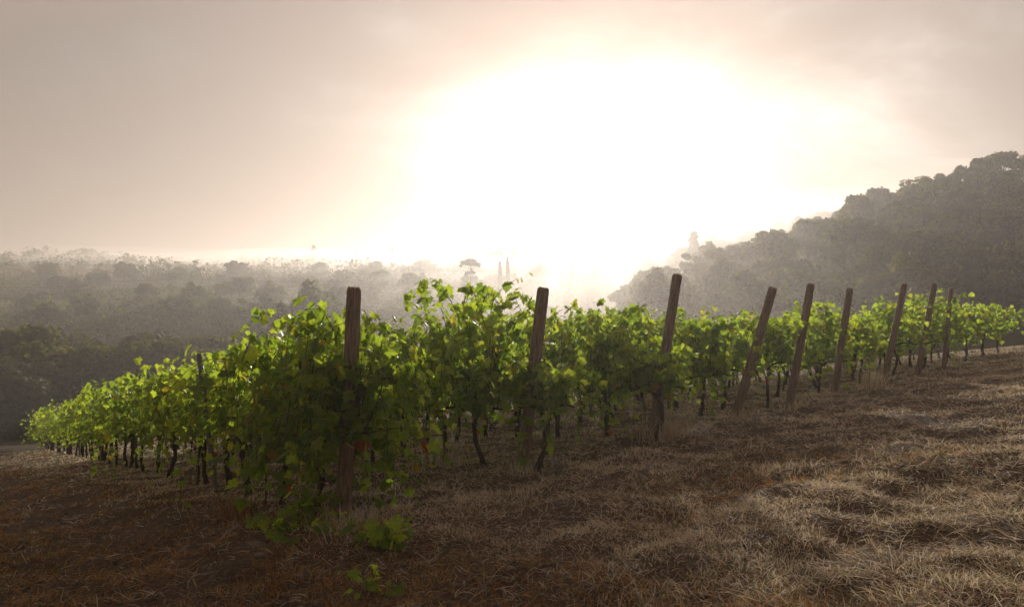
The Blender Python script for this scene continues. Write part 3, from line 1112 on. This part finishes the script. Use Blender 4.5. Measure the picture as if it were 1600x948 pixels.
def cloud_crown(r, clumps, per, leaf, squash=.8):
    """clumps: list of (centre, radius). Leaf quads on and inside each clump."""
    C_ = np.repeat(np.array([c for c, _ in clumps]), per, 0)
    Rr = np.repeat(np.array([q for _, q in clumps]), per)
    n = len(C_)
    d = r.normal(0, 1, (n, 3)); d /= np.linalg.norm(d, axis=1)[:, None]
    p = C_ + d * (Rr * r.uniform(.55, 1.05, n))[:, None] * np.array([1, 1, squash])
    nn = d + r.normal(0, .6, (n, 3)) + np.array([0, 0, .35])
    tt = r.normal(0, 1, (n, 3))
    M_ = frames(nn, tt)
    s = leaf * r.uniform(.6, 1.4, n)
    q = np.array([(-.5, -.15, 0), (0, -.55, .08), (.5, .1, 0), (.05, .6, -.08)])
    W = np.einsum('nij,vj->nvi', M_ * s[:, None, None], q) + p[:, None, :]
    Fq = np.arange(n * 4).reshape(n, 4)
    tn = np.repeat(r.random(len(clumps)), per) * .6 + r.random(n) * .39
    return W.reshape(-1, 3), Fq, tn


def proto(kind, seed):
    """Returns trunk mesh, crown mesh for a tree one unit = one metre; ~8 m tall."""
    r = np.random.default_rng(seed)
    parts = []
    mat = M_TREE
    if kind in ('oak', 'olive', 'shrub'):
        H, Wd = {'oak': (8, 3.9), 'olive': (6, 3.2), 'shrub': (3.2, 2.2)}[kind]
        zb = {'oak': 1.6, 'olive': 1.2, 'shrub': .2}[kind]
        cl = []
        tk = [(0, 0, -.6), (r.normal(0, .1), r.normal(0, .1), H * .22), (r.normal(0, .3), r.normal(0, .3), H * .5), (r.normal(0, .4), r.normal(0, .4), H * .75)]
        parts.append(tube(tk, [H * .035, H * .026, H * .018, H * .006], 7))
        nc = {'oak': 46, 'olive': 30, 'shrub': 18}[kind]
        for q in range(nc):
            d = r.normal(0, 1, 3); d /= np.linalg.norm(d)
            rr = r.uniform(.15, .95) ** .5
            c = np.array([d[0] * Wd * rr, d[1] * Wd * rr, zb + (H - zb) * .5 + d[2] * (H - zb) * .47 * rr])
            c[:2] *= 1 - .30 * max(0, (c[2] - H * .6) / H) 
            cl.append((c, r.uniform(.55, 1.15) * H / 8))
            if q < 12:
                parts.append(tube([tk[1], (np.array(tk[1]) + c) / 2 + np.array([0, 0, .3]), c], [H * .012, H * .008, H * .003], 5))
        V, Q, tn = cloud_crown(r, cl, {'oak': 120, 'olive': 110, 'shrub': 90}[kind], .40 if kind != 'shrub' else .28)
        mat = M_OLIVE if kind == 'olive' else M_TREE
    elif kind == 'cypress':
        cl = []
        H = 8
        parts.append(tube([(0, 0, -.6), (0, 0, 3), (0, 0, 7)], [.16, .12, .03], 6))
        for q in range(34):
            f = q / 33
            w = .62 * (math.sin(min(1, f * 3.2) * 1.57)) * (1 - f) ** .55
            a_ = r.uniform(0, 6.28)
            cl.append((np.array([math.cos(a_) * w * .5, math.sin(a_) * w * .5, .35 + f * (H - .5)]), .12 + w * .62))
        V, Q, tn = cloud_crown(r, cl, 70, .25, 1.4)
        mat = M_CONIFER
    elif kind == 'pine':        # umbrella pine
        H = 8
        parts.append(tube([(0, 0, -.6), (.1, 0, 3), (0, .2, 6.2)], [.2, .15, .08], 7))
        cl = []
        for q in range(34):
            a_ = r.uniform(0, 6.28); rr = math.sqrt(r.random()) * 2.5
            c = np.array([math.cos(a_) * rr, math.sin(a_) * rr, 7.3 - rr * rr * .09 + r.normal(0, .16)])
            cl.append((c, r.uniform(.35, .6)))
            if q < 10:
                parts.append(tube([(0, .1, 4.6 + q * .1), c * np.array([.5, .5, 0]) + np.array([0, 0, 6.2]), c], [.06, .045, .02], 5))
        for q in range(6):
            a_ = r.uniform(0, 6.28)
            cl.append((np.array([math.cos(a_) * 1.5, math.sin(a_) * 1.5, 5.2 + r.normal(0, .3)]), .4))
        V, Q, tn = cloud_crown(r, cl, 90, .30, .55)
        mat = M_CONIFER
    elif kind == 'cedar':
        H = 8
        parts.append(tube([(0, 0, -.6), (0, 0, 4), (0.05, 0, 7.8)], [.22, .14, .03], 7))
        cl = []
        for lvl in range(15):
            z = 1.0 + lvl * .47
            w = 2.6 * (1 - lvl / 16) * r.uniform(.75, 1.1)
            for q in range(7):
                a_ = r.uniform(0, 6.28); rr = w * r.uniform(.35, 1)
                cl.append((np.array([math.cos(a_) * rr, math.sin(a_) * rr, z + r.normal(0, .22) - rr * .10]), .36 + .2 * r.random()))
                parts.append(tube([(0, 0, z), (math.cos(a_) * rr, math.sin(a_) * rr, z)], [.04, .015], 4))
        cl.append((np.array([0, 0, 7.9]), .25))
        V, Q, tn = cloud_crown(r, cl, 60, .30, .5)
        mat = M_CONIFER
    TV, TF = join(parts)
    tm = mk('trunk', TV, TF, M_TRUNK, smooth=True, link=False)
    cm = mk('crown', V, Q, mat, tint=tn, link=False)
    return tm, cm


PROTO = {'oak': [proto('oak', 600 + q) for q in range(5)], 'olive': [proto('olive', 620 + q) for q in range(3)],
         'shrub': [proto('shrub', 640 + q) for q in range(3)], 'cypress': [proto('cypress', 660 + q) for q in range(2)],
         'pine': [proto('pine', 670)], 'cedar': [proto('cedar', 680)]}
PH = {'oak': 8.4, 'olive': 6.3, 'shrub': 3.4, 'cypress': 8.1, 'pine': 7.8, 'cedar': 8.1}


def tree(kind, x, y, h, label, group=None, wide=1.0, name=None):
    nm = name or {'oak': 'oak_tree', 'olive': 'olive_tree', 'shrub': 'shrub', 'cypress': 'cypress_tree', 'pine': 'umbrella_pine', 'cedar': 'cedar_tree'}[kind]
    root = thing(nm, label, 'shrub' if kind == 'shrub' else 'tree', (x, y, gz(x, y) - .1), group)
    s = h / PH[kind]
    root.scale = (s * wide, s * wide, s)
    root.rotation_euler = (0, 0, random.uniform(0, 6.28))
    tm, cm = random.choice(PROTO[kind])
    ob('trunk', tm, root)
    ob('crown', cm, root)
    return root


def tree_px(kind, px, ty, Y, label, wide=1.0, group=None):
    x = (px - 800) / F * Y
    top = CZ - (ty - 474) / F * Y
    return tree(kind, x, Y, max(2.5, top - gz(x, Y)), label, group, wide)


tree_px('oak', 491, 433, 108, 'lone round dark tree rising above the valley, left of nearest post', 1.0)
tree_px('pine', 735, 404, 175, 'flat-topped hazy umbrella pine in the misty middle distance', .75)
tree_px('cypress', 793, 400, 180, 'slim dark cypress right of the umbrella pine', .8)
tree_px('cypress', 781, 407, 182, 'shorter faint cypress beside the slim one', 1.0)
tree_px('cypress', 976, 416, 165, 'slim cypress standing alone left of the wooded slope', .8)
tree_px('oak', 932, 417, 170, 'misty broad tree group left of the lone cypress', .9)
tree_px('oak', 912, 420, 172, 'pale misty tree left of the broad misty tree', .7)
tree_px('cypress', 893, 416, 175, 'small misty cypress left of the misty trees', 1.0)
tree_px('cedar', 1084, 360, 130, 'layered cedar standing above the left end of the wooded slope', .9)
tree_px('cypress', 490, 382, 345, 'broad pointed conifer on the foggy far ridge, tallest there', 2.2)
for q, (px, ty) in enumerate(((478, 391), (512, 391), (541, 391), (557, 389), (576, 390), (613, 387))):
    tree_px('cypress', px, ty, 345, 'faint cypress on the foggy far ridge, %s from the left' % ORD[q], 1.5, 'ridge cypresses')
for q, (px, ty) in enumerate(((98, 403), (108, 404))):
    tree_px('cypress', px, ty, 300, ('left' if q == 0 else 'right') + ' one of two cypresses on the far left ridge', 1.3, 'left ridge cypresses')
tree_px('oak', 1502, 256, 96, 'tallest dark tree at the top right of the wooded slope', .9)
tree_px('oak', 1385, 296, 108, 'tree crown standing out on the slope skyline, left of the tallest tree', .8)
tree_px('oak', 1345, 320, 112, 'rounded tree on the slope skyline at its middle', .9)
tree_px('oak', 1262, 362, 112, 'small feathery tree standing above the slope near the pale wood', .6)

PWORD = ['nearest', 'second', 'third', 'fourth', 'fifth', 'sixth', 'seventh', 'eighth', 'ninth']


def by_post(u):
    px = 800 + u * F
    k = min(range(9), key=lambda q: abs(POSTS[q][2] - px))
    return 'beyond the last post' if px > 1530 else 'by the %s post' % PWORD[k]


def by_left(u):
    px = 800 + u * F
    for lim, w in ((120, 'far left'), (260, 'above the row end'), (400, 'above the nearest row'), (520, 'left of nearest post'),
                   (620, 'behind nearest post'), (780, 'right of nearest post'), (900, 'behind second post')):
        if px < lim:
            return w
    return 'left of third post'


# wooded slope on the right: jittered grid
r = np.random.default_rng(77)
n_t = 0
spots = []
y = 56.0
while y < 200:
    sp = 5.6 + y * .022
    for x in np.arange(.13 * y, .86 * y, sp):
        spots.append((x + r.normal(0, sp * .25), y + r.normal(0, sp * .25)))
    y += sp * 1.05
r.shuffle(spots)
for x, y in spots[:215]:
    u = x / y
    if u < .17 or (y > 125 and u > .62):
        continue
    h = r.uniform(4.6, 7.6)
    if u < .24:
        h *= .8
    kd = r.choice(['oak', 'oak', 'oak', 'olive', 'cedar'], p=[.3, .3, .25, .12, .03])
    band = 'lower' if y < 82 else ('upper' if y < 128 else 'hazy farther')
    nm = {'oak': 'leafy broad-crowned', 'olive': 'grey-green', 'cedar': 'dark conifer'}[kd]
    tree(kd, x, y, h, '%s tree %s the wooded right slope, %s' % (nm, {'lower': 'low on', 'upper': 'high on'}.get(band, 'hazily beyond'), by_post(u)), 'trees of the %s right-hand slope, %s' % (band, kd), r.uniform(.9, 1.2))

# valley and hillside on the left
spots = []
y = 66.0
while y < 250:
    sp = 7.5 + y * .035
    for x in np.arange(-.88 * y, .17 * y, sp):
        spots.append((x + r.normal(0, sp * .3), y + r.normal(0, sp * .3)))
    y += sp * 1.1
r.shuffle(spots)
for x, y in spots[:235]:
    u = x / y
    if y < 78 and u > -.25:
        continue
    if abs(u - (-.29)) < .05 and 85 < y < 120:
        continue
    if -.62 < u < -.56 and y < 92:      # bare earth patch
        continue
    kd = r.choice(['oak', 'olive', 'shrub'], p=[.45, .35, .2]) if y < 230 else r.choice(['oak', 'olive'])
    h = {'oak': r.uniform(4.5, 8.5), 'olive': r.uniform(3.5, 5.5), 'shrub': r.uniform(2, 3.4)}[kd]
    if u < -.1 and y < 90:
        continue
    band = 'valley floor' if y < 105 else ('terraced slope' if y < 190 else 'foggy upper slope')
    nm = {'oak': 'leafy dark green', 'olive': 'grey-green olive', 'shrub': 'low bushy'}[kd]
    tree(kd, x, y, h, '%s %s on the %s, %s' % (nm, 'shrub' if kd == 'shrub' else 'tree', band, by_left(u)),
         '%s trees of the %s' % (kd, band), r.uniform(.9, 1.25))

# the dark stand close below the vineyard, left
STAND = [(-.82, 60, 490), (-.76, 66, 478), (-.70, 61, 500), (-.66, 70, 505), (-.72, 54, 545), (-.63, 62, 530), (-.86, 54, 520), (-.53, 66, 520), (-.50, 74, 500),
         (-.46, 64, 535), (-.42, 73, 515), (-.38, 66, 545), (-.34, 74, 520), (-.45, 84, 488), (-.39, 88, 486), (-.31, 84, 497), (-.28, 72, 540), (-.24, 78, 525), (-.55, 80, 492),
         (-.62, 84, 488), (-.70, 80, 482), (-.34, 62, 560), (-.50, 58, 560), (-.20, 86, 512), (-.15, 80, 532), (-.27, 92, 488)]
for q, (u, y, ty) in enumerate(STAND):
    top = CZ - (ty - 474) / F * y
    x = u * y
    h = min(11.0, max(3.5, top - gz(x, y)))
    tree('oak' if q % 4 else 'olive', x, y, h, 'dark bushy tree in the stand below the vineyard, ' + by_left(u), 'dark stand below the vineyard', random.uniform(1.0, 1.35))

# trees that would still share a label are told apart by their order from the left
same = {}
for o in list(COL.objects):
    if o.parent is None and o.get('category') in ('tree', 'shrub'):
        same.setdefault(o['label'], []).append(o)
for lab, os_ in same.items():
    if len(os_) > 1:
        os_.sort(key=lambda o: o.location.x / o.location.y)
        for q, o in enumerate(os_):
            o['label'] = lab + (', leftmost' if q == 0 else ', rightmost' if q == len(os_) - 1 else ', %s from left' % ORD[min(q, 14)])

# undergrowth and the far wood, each one mass
r = np.random.default_rng(78)
cl = []
for q in range(4200):
    y = math.exp(r.uniform(math.log(60), math.log(260)))
    u = r.uniform(-.9, .9 if q < 2400 else .15)
    if y < 78 and -.25 < u < .2:
        continue
    if -.62 < u < -.56 and y < 92:
        continue
    x = u * y
    if u < .15 and vnoise(np.array(x / 16), np.array(y / 7), 5) < .24:
        continue
    s = r.uniform(.7, 1.5) * (1 + y / 140)
    cl.append((np.array([x, y, gz(x, y) + s * .45]), s))
V, Q, tn = cloud_crown(r, cl, 46, .50, .9)
tag(mk('undergrowth', V, Q, M_TREE, tint=tn), 'tangled undergrowth between the trees of both slopes', 'undergrowth', kind='stuff')
cl = []
for q in range(1100):
    y = r.uniform(235, 430)
    u = r.uniform(-.95, .45)
    x = u * y
    s = r.uniform(1.6, 3.6)
    cl.append((np.array([x, y, gz(x, y) + s * .8 + r.random() * 1.5]), s))
V, Q, tn = cloud_crown(r, cl, 40, 1.0, .9)
tag(mk('distant_wood', V, Q, M_TREE, tint=tn), 'far wood on the foggy ridge reading as one mass', 'wood', kind='stuff')

# ------------------------------------------------------------------ haze: one box of even morning mist
def box(x0, x1, y0, y1, z0, z1):
    V = np.array([(x, y, z) for z in (z0, z1) for y in (y0, y1) for x in (x0, x1)], float)
    Fq = np.array([(0, 2, 3, 1), (4, 5, 7, 6), (0, 1, 5, 4), (2, 6, 7, 3), (0, 4, 6, 2), (1, 3, 7, 5)])
    return V, Fq


hm, ht = new_mat('morning_mist')
pv = N(ht, 'ShaderNodeVolumePrincipled')
pv.inputs['Color'].default_value = (0.95, 0.90, 0.845, 1)
pv.inputs['Density'].default_value = 0.0015
pv.inputs['Anisotropy'].default_value = 0.6
ho = N(ht, 'ShaderNodeOutputMaterial')
ht.links.new(pv.outputs[0], ho.inputs['Volume'])
def lumpy(cx, cy, cz, rx, ry, rz, r):
    la = np.linspace(-np.pi / 2, np.pi / 2, 15); lo = np.linspace(0, 2 * np.pi, 32, endpoint=False)
    A_, B_ = np.meshgrid(la, lo, indexing='ij')
    d = np.stack([np.cos(A_) * np.cos(B_), np.cos(A_) * np.sin(B_), np.sin(A_)], 2).reshape(-1, 3)
    ph = r.uniform(0, 6, 6)
    k = 1 + .16 * np.sin(3 * d[:, 0] + ph[0]) * np.cos(2.5 * d[:, 1] + ph[1]) + .10 * np.sin(6 * d[:, 0] + ph[2] + 3 * d[:, 2]) + .07 * np.cos(9 * d[:, 1] + ph[3])
    V = d * k[:, None] * np.array([rx, ry, rz]) + np.array([cx, cy, cz])
    i_, j_ = np.meshgrid(np.arange(14), np.arange(32), indexing='ij')
    a = (i_ * 32 + j_).ravel(); b = (i_ * 32 + (j_ + 1) % 32).ravel()
    return V, np.stack([a, b, b + 32, a + 32], 1)


def mist_mat(name, dens):
    m, t = new_mat(name)
    v = N(t, 'ShaderNodeVolumePrincipled')
    v.inputs['Color'].default_value = (0.97, 0.88, 0.79, 1)
    v.inputs['Density'].default_value = dens
    v.inputs['Anisotropy'].default_value = 0.6
    o_ = N(t, 'ShaderNodeOutputMaterial')
    t.links.new(v.outputs[0], o_.inputs['Volume'])
    return m


M_MIST = mist_mat('mist', 0.0085)
M_THIN = mist_mat('thin_mist', 0.0042)
r = np.random.default_rng(88)
MB = [(-190, 290, 8, 150, 60, 13), (-60, 310, 8, 130, 60, 15), (60, 300, 6, 110, 70, 15), (-150, 315, 11, 130, 40, 15), (40, 330, 12, 150, 40, 17),
      (-230, 250, 4, 120, 45, 9), (20, 240, 5, 90, 40, 13), (-70, 260, 8, 100, 40, 9), (10, 205, 0, 60, 30, 9), (60, 200, 4, 50, 30, 11),
      (-120, 210, 2, 80, 22, 5), (-60, 170, -2, 50, 20, 5), (30, 150, 0, 40, 24, 8), (-20, 150, -3, 40, 18, 7), (-110, 150, -3, 50, 16, 4),
      (60, 112, 4, 40, 34, 13), (50, 140, 5, 46, 30, 14), (90, 135, 14, 46, 30, 12), (75, 168, 14, 60, 26, 13), (5, 27, -2, 13, 9, 4.5), (30, 95, -2, 36, 30, 10)]  # next-to-last bank, among the vine rows, is added to imitate veiling lens glare
for q, (a1, a2, a3, b1, b2, b3) in enumerate(MB):
    V, Fq = lumpy(a1, a2, a3 + CZ, b1, b2, b3, r)
    tag(mk('mist_or_glare_veil', V, Fq, M_MIST if 180 < a2 < 340 else M_THIN, smooth=True), 'low mist drifting over the valley, plus one added glare veil among the vines', 'mist', kind='stuff')

V, Fq = box(-1320, 1320, -1320, 1320, -16.5 + CZ - 1.5, 41)
tag(mk('haze', V, Fq, hm), 'thin morning mist filling the valley', 'haze', kind='stuff')
